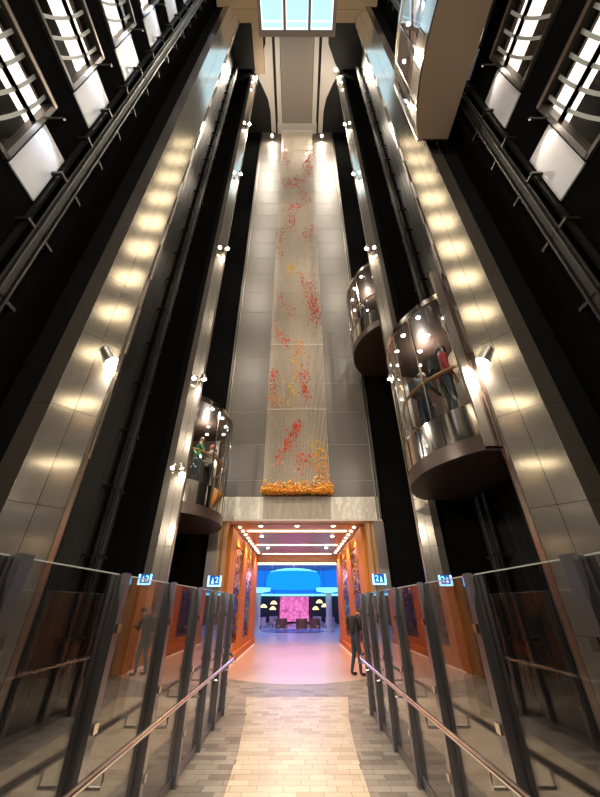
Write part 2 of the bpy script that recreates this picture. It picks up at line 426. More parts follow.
# landing windows of the first bay
wn = 0
def landing(s, z, n, o=0.0):
    X = s * SH
    w = empty('window_%d' % n, (X, 1.5 + o, z), kind='structure')
    f = MB()
    f.box(X - s * 0.06, X + s * 0.12, o + 0.6, o + 2.45, z - 0.03, z + 0.05); f.box(X - s * 0.06, X + s * 0.12, o + 0.6, o + 2.45, z + 1.95, z + 2.03)
    f.box(X - s * 0.06, X + s * 0.12, o + 2.38, o + 2.46, z, z + 2.0); f.box(X - s * 0.06, X + s * 0.12, o + 0.58, o + 0.66, z, z + 2.0)
    f.build('window_frame', M['win_frame'], w)
    MB().box(X - s * 0.075, X - s * 0.06, o + 0.62, o + 2.44, z + 1.9, z + 1.98).build('bronze_edge', M['bronze_frame'], w)
    MB().box(X + s * 0.03, X + s * 0.045, o + 0.66, o + 2.38, z + 0.05, z + 1.95).build('pane', M['winglass'], w)
    for k in range(6 if o == 0 else 0):    # pale bowed strips on the glass
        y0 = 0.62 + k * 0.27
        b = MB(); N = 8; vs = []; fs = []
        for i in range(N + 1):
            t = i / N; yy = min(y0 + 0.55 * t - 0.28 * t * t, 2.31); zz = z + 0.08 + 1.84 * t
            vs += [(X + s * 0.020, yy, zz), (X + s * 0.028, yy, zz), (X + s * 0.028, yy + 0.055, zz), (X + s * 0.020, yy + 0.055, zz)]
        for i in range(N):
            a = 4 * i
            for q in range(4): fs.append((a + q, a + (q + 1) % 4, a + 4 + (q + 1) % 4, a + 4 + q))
        b.add(vs, fs).build('pale_strip', M['pale_grey'], w)
    MB().box(X - s * 0.02, X + s * 0.06, 0.62, 2.42, z + 1.20, z + 1.235).build('transom', M['pale_grey'], w)
    # lobby niche beyond
    n_ = MB()
    xo = X + s * 0.21; xb = X + s * 2.2
    n_.box(xo, xb, o + 0.0, o + 0.05, z - 0.1, z + 2.2); n_.box(xo, xb, o + 3.0, o + 3.05, z - 0.1, z + 2.2)
    n_.box(xo, xb, o + 0.0, o + 3.05, z - 0.15, z - 0.1); n_.box(xo, xb, o + 0.0, o + 3.05, z + 2.2, z + 2.25)
    n_.box(xb, xb + s * 0.05, o + 0.0, o + 3.05, z - 0.15, z + 2.25)
    n_.build('lobby_niche', M['black_matt'], w)
    MB().box(X + s * 1.3, X + s * 1.4, o + 1.75, o + 2.35, z - 0.1, z + 2.19).build('cream_pier', M['cream'], w)
    MB().box(X + s * 1.7, X + s * 1.75, o + 0.3, o + 1.2, z - 0.1, z + 2.19).build('lobby_door', M['bronze_frame'], w)
    MB().box(X + s * (0.36 if o == 0 else 0.26), X + s * (0.78 if o == 0 else 1.25), o + 0.08, o + 2.97, z + 2.13, z + 2.19).build('lobby_light', M['lobby'] if o == 0 else M['lobby_warm'], w)
    if o: return w
    MB().box(X - s * 0.06, X - s * 0.36, o + 2.44, o + 2.46, z + 1.52, z + 1.55).build('added_lamp_arm', M['win_frame'], w)  # small lamp on an arm, added to brighten the spandrel
    MB().box(X - s * 0.33, X - s * 0.36, o + 2.462, o + 2.485, z + 1.52, z + 1.55).build('added_spandrel_lamp', M['dl2'], w)
    lamp('added_spandrel_beam', 'SPOT', (X - s * 0.34, 2.50, z + 1.50), 14.0, (0.80, 0.86, 1.0) if s < 0 else (1.0, 0.82, 0.66), w, (X, 2.82, z + 0.7), 0.04, 75, 0.5)
    return w
for s, Z in ((-1, WZL), (1, WZR)):
    for z in Z[1:8]:
        wn += 1; landing(s, z, wn)
    for z in [Z[0] - D] + Z:
        wn += 1; landing(s, z, wn, -3.0)

# partitions between the shafts, behind each column
def partitions(s, side):
    for k, (yy, xi) in enumerate(((4.36, 4.03), (8.28, 3.34))):
        struct('wall_partition_%s_%d' % (side, k + 1), MB().box(s * xi, s * (SH - 0.001), yy, yy + 0.12, 0, TOP), M['black'])
    # side cheek beside the end wall
    struct('wall_cheek_%s' % side, MB().box(s * 3.0, s * (SH - 0.001), YB, YB + 0.3, 0, TOP), M['black'])
partitions(-1, 'left'); partitions(1, 'right')

# lift guide rails: rail pair + brackets
def guide(s, x, y, lab, brk=1.45, z0=0.3, width=0.16, mt='guide'):
    t = empty('guide_rail', (s * x, y, z0), lab, 'guide rail', 'lift guide rails')
    for dy in (-width / 2, width / 2):
        MB().box(s * x - 0.014, s * x + 0.014, y + dy - 0.014, y + dy + 0.014, z0, TOP - 0.3).build('rail', M[mt], t)
    MB().box(s * (x + 0.02), s * (x + 0.05), y - width / 2 - 0.05, y + width / 2 + 0.05, z0, TOP - 0.3).build('web', M['black_matt'], t)
    br = MB()
    br.box(s * (x + 0.05), s * (SH - 0.002), y - 0.30, y - 0.25, -0.03, 0.03)
    br.box(s * (x + 0.05), s * (SH - 0.002), y + 0.25, y + 0.30, -0.03, 0.03)
    br.box(s * (x + 0.02), s * (x + 0.06), y - 0.30, y + 0.30, -0.03, 0.03)
    me = br.mesh('bracket', M['shaft_metal'])
    z = 1.2
    while z < TOP - 1:
        o = link('bracket', me, t); o.location.z += z
        z += brk
for s, sd in ((-1, 'left'), (1, 'right')):
    o_ = 'clear' if s < 0 else 'panel'
    guide(s, 4.25, 3.32, 'paired steel guide rail beside the stacked landing windows on the %s' % ('bank without a near cabin' if s < 0 else 'bank with the near cabin'), mt='shaft_metal')
    guide(s, 4.22, 7.95, 'paired steel guide rail in the middle shaft, %s' % ('bank without a near cabin' if s < 0 else 'behind the near cabin'))
    guide(s, 4.22, 11.6, 'paired steel guide rail next to the end wall behind the %s cabin' % ('low two-person' if s < 0 else 'higher far'), width=0.12)

# ------------------------------------------------------------------ steel columns
def column(s, e, l, side_x, lab, cap_z, fins, cheek):
    # e: plan point of the inner edge, l: outer edge of the bright face, side_x: outer end of dark face
    e = (s * e[0], e[1]); l = (s * l[0], l[1]); sx = (s * side_x, l[1] + 0.0)
    t = empty('steel_column', (e[0], e[1], 0), lab, 'column', 'steel clad lift columns')
    back = (e[0], e[1] + 0.14); c2 = (sx[0], sx[1] + 0.14)
    ins = 0.02
    def sh(p): return (p[0] , p[1] + ins)
    MB().prism([sh(e), sh(l), sh(sx), (c2[0], c2[1] + ins), (back[0], back[1] + ins)], 0, cap_z).build('core', M['black_matt'], t)
    mid = ((e[0] + l[0]) / 2, (e[1] + l[1]) / 2)
    def strip(p, q, mt, nm, gap, zs, ze):
        d = Vector((q[0] - p[0], q[1] - p[1])); L = d.length; d /= L
        a = (p[0] + d.x * gap, p[1] + d.y * gap); b = (q[0] - d.x * gap, q[1] - d.y * gap)
        n = Vector((-d.y, d.x))
        if n.y < 0: n = -n
        th_ = 0.022
        return MB().prism([a, b, (b[0] + n.x * th_, b[1] + n.y * th_), (a[0] + n.x * th_, a[1] + n.y * th_)], zs, ze).mesh(nm, mt)
    h = D / 2
    N = int(cap_z / h)
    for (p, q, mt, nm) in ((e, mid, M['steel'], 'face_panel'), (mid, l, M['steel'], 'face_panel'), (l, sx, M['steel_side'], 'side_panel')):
        me = strip(p, q, mt, nm, 0.003, 0.003, h - 0.003)
        for k in range(N):
            o = link(nm, me, t); o.location.z += k * h
    # return face towards the next shaft
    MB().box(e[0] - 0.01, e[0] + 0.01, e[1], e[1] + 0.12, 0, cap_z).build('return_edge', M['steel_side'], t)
    if fins:
        fm = MB().box(e[0] - s * 0.045, e[0] - s * 0.012, e[1] + 0.03, e[1] + 0.10, 0, 1.2).mesh('edge_fin', M['chrome'])
        z = CAM_H + 1.92
        while z < cap_z - 1.5:
            o = link('edge_fin', fm, t); o.location.z += z; z += 2.08
    return t
NE, NL, NS = (3.25, 4.8), (3.72, 4.33), 4.03
FE, FL, FS = (2.86, 8.30), (3.17, 8.20), 3.34
column(-1, NE, NL, NS, 'wide brushed steel column facing the near lift cabin across the path', 30.5, True, True)
column(1, NE, NL, NS, 'wide brushed steel column beside the near glass lift cabin', 30.5, True, True)
column(-1, FE, FL, FS, 'narrow steel column in front of the two-person lift cabin', 34.0, False, True)
column(1, FE, FL, FS, 'narrow steel column in front of the higher far lift cabin', 34.0, False, True)

# ------------------------------------------------------------------ end wall with panels
HWB = 2.80
wb = struct('wall_back', MB().box(-3.0, 3.0, YB, YB + 0.3, 5.09, TOP), M['black_matt'])
zj = 5.70 - 1.45
pz = []
while zj < TOP:
    pz.append((max(zj, 5.10), min(zj + 1.45, TOP))); zj += 1.45
for z0, z1 in pz:
    if z1 - z0 < 0.05: continue
    MB().box(-HWB, HWB, YB - 0.03, YB - 0.001, z0 + 0.012, z1 - 0.012).build('wall_panel', M['wallgrey'], wb)
    if z1 < TOP - 0.1:
        MB().box(-HWB, HWB, YB - 0.022, YB - 0.001, z1 - 0.011, z1 + 0.011).build('joint_strip', M['joint'], wb)
for s in (-1, 1):
    MB().box(s * HWB, s * (HWB + 0.05), YB - 0.12, YB - 0.001, 4.3, TOP).build('edge_trim', M['steel_side'], wb)
    MB().box(s * (HWB + 0.10), s * (HWB + 0.15), YB - 0.10, YB - 0.001, 4.3, TOP).build('edge_trim', M['guide'], wb)
# lintel
li = struct('trim_1', MB().box(-2.95, 2.95, YB - 0.06, YB + 0.5, 4.28, 5.085), M['marble'])
MB().box(-1.2, 1.2, YB - 0.075, YB - 0.061, 4.30, 5.07).build('veined_slab', pmat('veined_slab', (0.36, 0.31, 0.255), 0.25, noise=0.5, scale=3, stretch=(3, 1, 0.8)), li)
MB().box(-2.95, 2.95, YB - 0.09, YB - 0.061, 4.24, 4.30).build('lower_lip', M['ceil_w'], li)

# hanging bead sculpture
SY = 11.85
sc_ = empty('bead_sculpture', (0, SY, 5.15), 'tall hanging curtain of pale strands with red and orange beads on the end wall', 'sculpture')
st = MB(); rn = random.Random(11)
strand_x = []
SW = 1.19
for layer in range(3):
    for k in range(46):
        x = -SW + 2 * SW * (k + 0.33 * layer) / 45.7
        yy = SY - 0.12 + 0.12 * layer + rn.uniform(-0.02, 0.02)
        strand_x.append((x, yy))
        st.tube([(x, yy, 5.25 + rn.uniform(0, 0.2)), (x, yy, 34.2)], 0.0095 if layer == 0 else 0.0055, 4, cap=False)
o = st.build('strand_curtain', M['strand'], sc_); o['kind'] = 'stuff'
MB().box(-1.25, 1.25, SY - 0.22, SY + 0.2, 34.2, 34.32).build('hanging_frame', M['pale_trim'], sc_)
for z in (8.45, 11.85, 15.4, 19.2, 23.0, 27.0, 31.0):
    MB().box(-1.2, 1.2, SY - 0.17, SY - 0.155, z, z + 0.03).build('spreader_bar', M['strand'], sc_)
def bead(mb, p, r):
    x, y_, z = p; a = rn.uniform(0, PI)
    c, s_ = math.cos(a) * r, math.sin(a) * r
    mb.add([(x + c, y_ + s_, z), (x - s_, y_ + c, z), (x - c, y_ - s_, z), (x + s_, y_ - c, z), (x, y_, z + r * 1.1), (x, y_, z - r * 1.1)],
           [(0, 1, 4), (1, 2, 4), (2, 3, 4), (3, 0, 4), (1, 0, 5), (2, 1, 5), (3, 2, 5), (0, 3, 5)])
red, yel, ora, clr = MB(), MB(), MB(), MB()
def drift(mb, x0, z0, x1, z1, n, spread, r=0.043):
    n = int(n * 0.75); spread *= 1.4
    for i in range(n):
        t = rn.random(); x = x0 + (x1 - x0) * t + rn.gauss(0, spread); z = z0 + (z1 - z0) * t + rn.gauss(0, spread * 1.3)
        if abs(x) > SW: continue
        sx, sy = min(rn.sample(strand_x, 30), key=lambda q: abs(q[0] - x))
        bead(mb, (sx, sy - 0.02, max(z, 5.3)), r * rn.uniform(0.7, 1.25))
# bottom drifts (z measured from the photograph's rows)
drift(red, -0.75, 6.1, 0.05, 7.9, 150, 0.07); drift(red, -0.1, 7.5, 0.1, 7.9, 60, 0.07)
drift(red, 0.1, 6.0, 0.3, 6.6, 70, 0.09); drift(ora, 0.75, 6.6, 1.1, 5.5, 170, 0.12); drift(yel, 0.55, 7.1, 0.95, 6.3, 110, 0.10)
drift(red, -1.1, 9.0, -1.0, 10.6, 110, 0.09); drift(ora, -0.9, 8.6, -1.1, 9.4, 70, 0.15)
drift(red, 0.15, 10.6, 0.45, 8.8, 130, 0.08); drift(yel, -0.3, 8.7, 0.05, 11.4, 150, 0.12)
drift(ora, -0.05, 11.0, 0.1, 12.0, 80, 0.10); drift(red, -1.1, 13.2, -0.5, 11.9, 90, 0.09)
drift(red, 0.95, 15.2, 0.9, 13.2, 160, 0.14); drift(red, 0.2, 17.0, 0.95, 14.2, 170, 0.10); drift(red, -0.9, 14.6, -0.2, 13.9, 60, 0.16)
drift(yel, -0.45, 16.9, -0.3, 17.6, 90, 0.09); drift(red, -1.0, 18.2, -1.0, 21.0, 110, 0.10); drift(red, -0.4, 21.0, -0.3, 22.6, 90, 0.14)
drift(red, 0.5, 20.0, 1.0, 21.4, 80, 0.14); drift(red, -0.8, 23.2, 0.2, 23.6, 110, 0.10); drift(red, 0.3, 25.2, 0.7, 24.0, 60, 0.15)
drift(red, -0.9, 26.0, 0.4, 26.8, 150, 0.16); drift(red, 0.7, 27.5, 0.95, 30.5, 140, 0.14); drift(red, -0.8, 28.5, -0.95, 31.5, 110, 0.14)
for i in range(260): drift(yel if i % 3 else clr, rn.uniform(-1.15, 1.15), rn.uniform(5.6, 13), 0, 9, 0, 0.1)
for i in range(420):
    sx, sy = rn.choice(strand_x); bead(clr if i % 4 else yel, (sx, sy - 0.02, 5.4 + 9 * rn.random() ** 1.8), 0.034)
for i in range(700):
    sx, sy = rn.choice(strand_x); bead(clr if rn.random() < 0.8 else red, (sx, sy - 0.02, rn.uniform(8, 34)), 0.024)
bot, bot2 = MB(), MB()
for i in range(900):
    x = rn.uniform(-1.28, 1.28); z = 5.14 + abs(rn.gauss(0, 0.16))
    bead(bot if rn.random() < 0.72 else bot2, (x, SY + rn.uniform(-0.2, 0.2), z), rn.uniform(0.035, 0.06))
for nm, mb, mt in (('red_beads', red, 'red'), ('yellow_beads', yel, 'yellow'), ('orange_beads', ora, 'orange'), ('clear_beads', clr, 'clear'), ('orange_bead_fringe', bot, 'orange'), ('yellow_bead_fringe', bot2, 'yellow')):
    o = mb.build(nm, M[mt], sc_); o['kind'] = 'stuff'

# ------------------------------------------------------------------ ceiling of the atrium
ce = struct('ceiling', MB().box(-4.7, 4.7, -5, YB + 0.3, TOP, TOP + 0.2), M['black_matt'])
MB().box(-1.20, 1.20, 6.0, 11.5, TOP - 0.20, TOP - 0.002).build('ceiling_panel', M['taupe_ceiling'], ce)
for s in (-1, 1):
    MB().box(s * 1.22, s * 1.55, 5.9, 12.1, TOP - 0.30, TOP - 0.002).build('ceiling_frame', M['pale_trim'], ce)
    wing = [(1.75, 5.2), (2.1, 5.6), (2.2, 6.9), (2.75, 7.9), (3.15, 8.35), (2.7, 9.0), (2.25, 9.9), (2.1, 10.7), (2.1, 12.1), (1.75, 12.1)]
    MB().prism([(s * a, b) for a, b in wing], TOP - 0.34, TOP - 0.1).build('ceiling_wing', M['pale_trim'], ce)
MB().box(-1.6, 1.6, 11.5, 12.15, TOP - 0.36, TOP - 0.002).build('ceiling_cross_trim', M['pale_trim'], ce)
struct('wall_front', MB().box(-4.7, 4.7, -5.2, -5, 0, TOP), M['wallgrey'])

# glass floored bridge high above
BZ = CAM_H + 28
br = empty('glass_bridge', (0, 4.5, BZ), 'blue daylit glass-bottomed bridge hung high across the atrium', 'bridge')
fr = MB()
for x0, x1 in ((-2.2, -2.0), (-0.78, -0.62), (0.62, 0.78), (2.0, 2.2)): fr.box(x0, x1, 2.0, 5.5, BZ, BZ + 0.35)
fr.box(-2.2, 2.2, 5.22, 5.5, BZ - 0.02, BZ + 0.4); fr.box(-2.2, 2.2, 1.8, 2.0, BZ, BZ + 0.35)
fr.build('bridge_frame', M['taupe_ceiling'], br)
for a, b in ((-2.0, -0.78), (-0.62, 0.62), (0.78, 2.0)):
    p_ = MB().box(a, b, 2.0, 5.22, BZ + 0.28, BZ + 0.30).build('floor_pane', M['skypane'], br)
    e_ = MB()
    e_.box(a, a + 0.05, 2.0, 5.22, BZ + 0.02, BZ + 0.28); e_.box(b - 0.05, b, 2.0, 5.22, BZ + 0.02, BZ + 0.28); e_.box(a, b, 5.17, 5.22, BZ + 0.02, BZ + 0.28)
    e_.box(a + 0.05, b - 0.05, 4.9, 4.94, BZ + 0.1, BZ + 0.28)
    e_.build('lit_edge', emat('lit_edge', (0.7, 0.9, 1.0), 1.1), br)
for s in (-1, 1):
    bm_ = empty('cross_beam', (s * 3.2, 4.5, BZ), 'tan boxed beam joining the glass bridge to the column %s' % ('beside the near lift cabin' if s > 0 else 'facing the near lift cabin'), 'beam', 'tan bridge beams')
    MB().box(s * 2.2, s * 4.4, 4.45, 4.95, BZ, BZ + 0.5).build('beam_casing', M['tan'], bm_)
    MB().box(s * 2.2, s * 4.4, 3.7, 4.44, BZ + 0.02, BZ + 0.5).build('beam_casing', M['tan'], bm_)
tp = MB().box(-3.05, -2.35, 5.6, 8.4, TOP - 0.6, TOP - 0.35)
tag(tp.build('ceiling_bulkhead', M['tan']), 'tan boxed bulkhead under the atrium ceiling beside the pale wing', 'bulkhead')

# ------------------------------------------------------------------ column spotlights
def spotlight(loc, s, lab, grp, energy, down, pair=True, size=1.0, lens='lens', up=None):
    x, y, z = loc
    t = empty('column_spotlight', loc, lab, 'spotlight', grp)
    MB().box(x - 0.025 * size, x + 0.025 * size, y, y + 0.16 * size, z - 0.03, z + 0.03).build('bracket', M['lamp_body'], t)
    heads = [(x - s * 0.0, y - 0.03, z)] if not pair else [(x - s * 0.09 * size, y - 0.03, z), (x + s * 0.13 * size, y - 0.02, z - 0.02)]
    for i, h in enumerate(heads):
        aim = Vector(down) if i == 0 else Vector((h[0] + s * 0.4, h[1] - 2.5, h[2] - 3))
        d = (aim - Vector(h)).normalized()
        hv = Vector(h)
        hd = MB(); hd.tube([hv - d * 0.09 * size, hv - d * 0.07 * size, hv + d * 0.06 * size, hv + d * 0.075 * size], [0.035 * size, 0.055 * size, 0.06 * size, 0.066 * size], 14)
        ho = hd.build('lamp_head', M['lamp_body'], t, smooth=True)
        ln = MB(); ln.tube([hv + d * 0.072 * size, hv + d * 0.085 * size], [0.058 * size, 0.05 * size], 14)
        l_ = link('lens', ln.mesh('lens', M[lens] if i == 0 else M['dl'], True), ho); l_.matrix_parent_inverse = Matrix()
        if i == 0 and energy:
            lamp('spot_beam', 'SPOT', tuple(hv + d * 0.12 * size), energy, (1, 0.87, 0.70), t, aim, 0.06, 150, 1.0)
    return t
def LBL(s): return 'narrow column by the two-person cabin' if s < 0 else 'narrow column by the higher far cabin'
ORD = ['lowest', 'second', 'third', 'fourth', 'fifth', 'topmost']
for s in (-1, 1):
    spotlight((s * 3.36, 4.70, CAM_H + 3.80), s, 'bright spotlight on the wide steel column %s' % ('facing the near lift cabin' if s < 0 else 'beside the near lift cabin'), 'wide column spotlights', 500, (0, 7.2, 0), pair=False, size=1.8)
    for k, z in enumerate((4.75, 7.5, 13.75, 19.65, 25.4, 31.9)):
        x = s * (2.86 if k else 3.0)
        spotlight((x, 8.12, z), s, '%s twin spotlight going up the %s' % (ORD[k], LBL(s)), 'narrow column twin spotlights', (90, 210, 300, 360, 360, 150)[k],
                  (s * 0.4, 10.2, z - 9) if k < 5 else (0, 9.5, TOP), size=1.15 if k else 0.9, lens='lens' if k else 'dl')
    spotlight((s * 2.0, 11.85, 34.0), s, 'wall washer spotlight above the taupe panels %s' % ('below the tan bulkhead' if s < 0 else 'away from the tan bulkhead'), 'wall washer spotlights', 240, (s * 2.0, 12.4, 24), pair=False, size=1.4)
    spotlight((s * 2.85, 8.2, TOP - 0.42), s, 'ceiling spotlight at the tip of the pale wing %s' % ('next to the tan bulkhead' if s < 0 else 'away from the tan bulkhead'), 'wing tip spotlights', 1500, (0, 11.6, 12), pair=False, size=1.6)

for s in (-1, 1):  # unseen fill lamps added behind the camera to brighten the columns
    for k, z in enumerate((5.5, 11.3, 17.1, 22.9)):
        spotlight((s * 2.4, -4.85, z), s, '%s added twin fill spotlight up the rear wall on the side of the %s' % (ORD[k], 'two-person cabin' if s < 0 else 'near cabin'), 'added rear wall fill spotlights', 520, (s * 3.6, 4.5, z + 1.5), size=1.15)
# ------------------------------------------------------------------ lift cabins
def cabin(s, yc, zb, half, xb, xc, b, lab, H=3.55, under='umber', skirt='chrome', power=2.0):
    t = empty('lift_cabin', (s * xc, yc, zb), lab, 'elevator', 'glass lift cabins')
    N = 20
    def curve(inset=0.0, n=N, a0=-1.0, a1=1.0):
        out = []
        for i in range(n + 1):
            q = a0 + (a1 - a0) * i / n
            out.append((s * (xc + inset - b * (1 - abs(q) ** power) ** 0.8 ), yc + q * (half - inset)))
        return out if s > 0 else out[::-1]
    def plan(ins=0.0):
        c = curve(ins)
        if s > 0: return [(s * xb, c[0][1])] + c + [(s * xb, c[-1][1])]
        return [(s * xb, c[0][1])] + c + [(s * xb, c[-1][1])]
    MB().prism(plan(0.03), zb, zb + 0.06).build('underside', M['brown_under'] if under == 'brown' else M['umber'], t)
    tk = -0.03
    MB().band(curve(), zb + 0.001, zb + 0.27, tk).build('lower_band', M[under if under == 'umber' else 'chrome'], t, True)
    sk = MB().band(curve(-0.0), zb + 0.275, zb + 0.86, tk).build('chrome_skirt', M['chrome'], t, True)
    for q in range(1, 6):
        c = curve(-0.006, 40); i = int(40 * q / 6)
        MB().box(c[i][0] - 0.008, c[i][0] + 0.008, c[i][1] - 0.008, c[i][1] + 0.008, zb + 0.28, zb + 0.85).build('skirt_seam', M['shaft_metal'], sk).matrix_parent_inverse = Matrix.Translation(-Vector(sk.parent['_w'])) @ Matrix() if False else Matrix()
    MB().prism(plan(0.05), zb + 0.78, zb + 0.84).build('cabin_floor', M['copper_dark'], t)
    nb = 5
    for q in range(nb):
        a0 = -1 + 2 * q / nb; a1 = -1 + 2 * (q + 1) / nb
        MB().band(curve(0.01, 6, a0 + 0.012, a1 - 0.012), zb + 0.87, zb + H - 0.3, -0.012).build('glass_panel', M['carglass'], t, True)
    for q in range(nb + 1):
        a = -1 + 2 * q / nb
        c = curve(0.01, 1, max(-1, a - 0.001), min(1, a + 0.001))[0]
        MB().box(c[0] - 0.014, c[0] + 0.014, c[1] - 0.014, c[1] + 0.014, zb + 0.87, zb + H - 0.3).build('mullion', M['chrome'], t)
    MB().band(curve(-0.02), zb + H - 0.3, zb + H - 0.16, tk).build('roof_band', M['chrome'], t, True)
    rf = MB().prism(plan(0.04), zb + H - 0.24, zb + H - 0.10).build('cabin_roof', M['umber'], t)
    for q in (-0.6, -0.2, 0.2, 0.6):
        for dx in (0.25, 0.85):
            cx = s * (xc - b * (1 - abs(q) ** power) ** 0.8 + dx); cy = yc + q * half
            dm = MB().tube([(cx, cy, zb + H - 0.255), (cx, cy, zb + H - 0.241)], 0.045, 12).build('roof_lamp', M['carlamp'], t)
    # wooden inner handrail
    hr = [(x, y, zb + 1.80) for x, y in curve(0.13, 24)]
    MB().tube(hr, 0.032, 8).build('handrail', M['wood'], t, True)
    for q in (3, 8, 12, 16, 21):
        MB().tube([(hr[q][0], hr[q][1], zb + 1.80), (hr[q][0], hr[q][1], zb + 0.75)], 0.012, 6).build('baluster', M['chrome'], t)
    # end walls and back
    for dy in (-1, 1):
        y0 = yc + dy * half
        MB().box(s * xc, s * (xc + 0.14), y0 - 0.05, y0 + 0.05, zb + 0.05, zb + H + 0.55).build('corner_post', M['steel_side'], t)
        MB().box(s * (xc + 0.15), s * xb, y0 - 0.03, y0 + 0.03, zb + 0.05, zb + H - 0.05).build('side_wall', M['umber'], t)
    if yc > 4:
        for zz in (0.3, H - 0.4): MB().box(s * (xb - 0.02), s * 4.499, yc - 0.10, yc + 0.10, zb + zz, zb + zz + 0.2).build('guide_shoe', M['shaft_metal'], t)
    MB().box(s * xb, s * (xb - 0.04), yc - half, yc + half, zb + 0.05, zb + H - 0.05).build('back_wall', M['brown_under'], t)
    MB().box(s * (xb - 0.055), s * (xb - 0.041), yc - 0.55, yc + 0.55, zb + 0.75, zb + 2.85).build('door_leaf', M['steel_side'], t)
    lamp('cabin_glow', 'POINT', (s * (xc + 0.2), yc, zb + H - 0.45), 45, (1, 0.9, 0.78), t, size=0.04)
    return zb + 0.84
ZB_B = 3.85
fB = cabin(1, 6.45, ZB_B, 1.50, 4.05, 3.00, 0.68, 'near glass lift cabin with polished skirt carrying two passengers, one in red', H=3.75)
fC1 = cabin(-1, 10.1, 3.72, 1.55, 4.0, 2.92, 0.72, 'low glass lift cabin near the doorway carrying two passengers, one in a red cap')
fC2 = cabin(1, 10.1, 10.05, 1.55, 4.0, 2.92, 0.72, 'higher glass lift cabin against the end wall with one passenger')
fA = cabin(1, 2.1, CAM_H + 10.6, 1.9, 4.03, 3.23, 0.37, 'uppermost glass lift cabin with a broad bronze underside', under='brown')

# ------------------------------------------------------------------ glass balustrades along the path
def balustrade(s, lab):
    t = empty('glass_balustrade', (s * 1.42, 5, 0), lab, 'balustrade', 'glass balustrades along the path')
    X = s * 1.42; ZT = 1.97
    ys = [-1.6, -0.45, 0.7, 1.86, 3.05, 4.28, 5.5, 6.6, 7.55, 8.4]
    for i, y in enumerate(ys):
        p = MB()
        p.box(X - s * 0.065, X - s * 0.030, y - 0.045, y + 0.045, 0, ZT)
        p.box(X + s * 0.025, X + s * 0.05, y - 0.045, y + 0.045, 0, ZT)
        p.box(X - s * 0.035, X + s * 0.035, y - 0.02, y + 0.02, 0, ZT - 0.01)
        po = p.build('post', M['post'], t)
        for z in (0.45, 1.05, 1.6):
            c = MB().box(X - s * 0.085, X - s * 0.066, y - 0.03, y + 0.03, z - 0.025, z + 0.03).mesh('clip', M['chrome'])
            link('clip', c, po).matrix_parent_inverse = Matrix()
        MB().tube([(X - s * 0.064, y, 0.78), (X - s * 0.20, y, 0.78), (X - s * 0.20, y, 0.86)], 0.012, 8).build('rail_bracket', M['rail'], t, True)
    for a, b in zip(ys, ys[1:]):
        MB().box(X - s * 0.004, X + s * 0.008, a + 0.05, b - 0.05, 0.10, ZT - 0.015).build('glass_pane', M['glass'], t)
        MB().box(X - s * 0.006, X + s * 0.010, a + 0.05, b - 0.05, ZT - 0.014, ZT - 0.006).build('glass_top_edge', M['edge'], t)
    MB().box(X - s * 0.02, X + s * 0.03, ys[0], ys[-1], 0.03, 0.10).build('base_channel', M['post'], t)
    pts = [(s * 1.22, y, 0.88) for y in [-1.6 + 0.5 * k for k in range(20)]] + [(s * 1.24, 8.2, 0.88), (s * 1.29, 8.5, 0.88), (s * 1.37, 8.72, 0.89), (s * 1.47, 8.82, 0.90), (s * 1.6, 8.85, 0.90)]
    MB().tube(pts, 0.024, 12).build('handrail', M['rail'], t, True)
balustrade(-1, 'glass and steel post balustrade on the side of the two-person cabin')
balustrade(1, 'glass and steel post balustrade on the side of the near cabin and walking person')

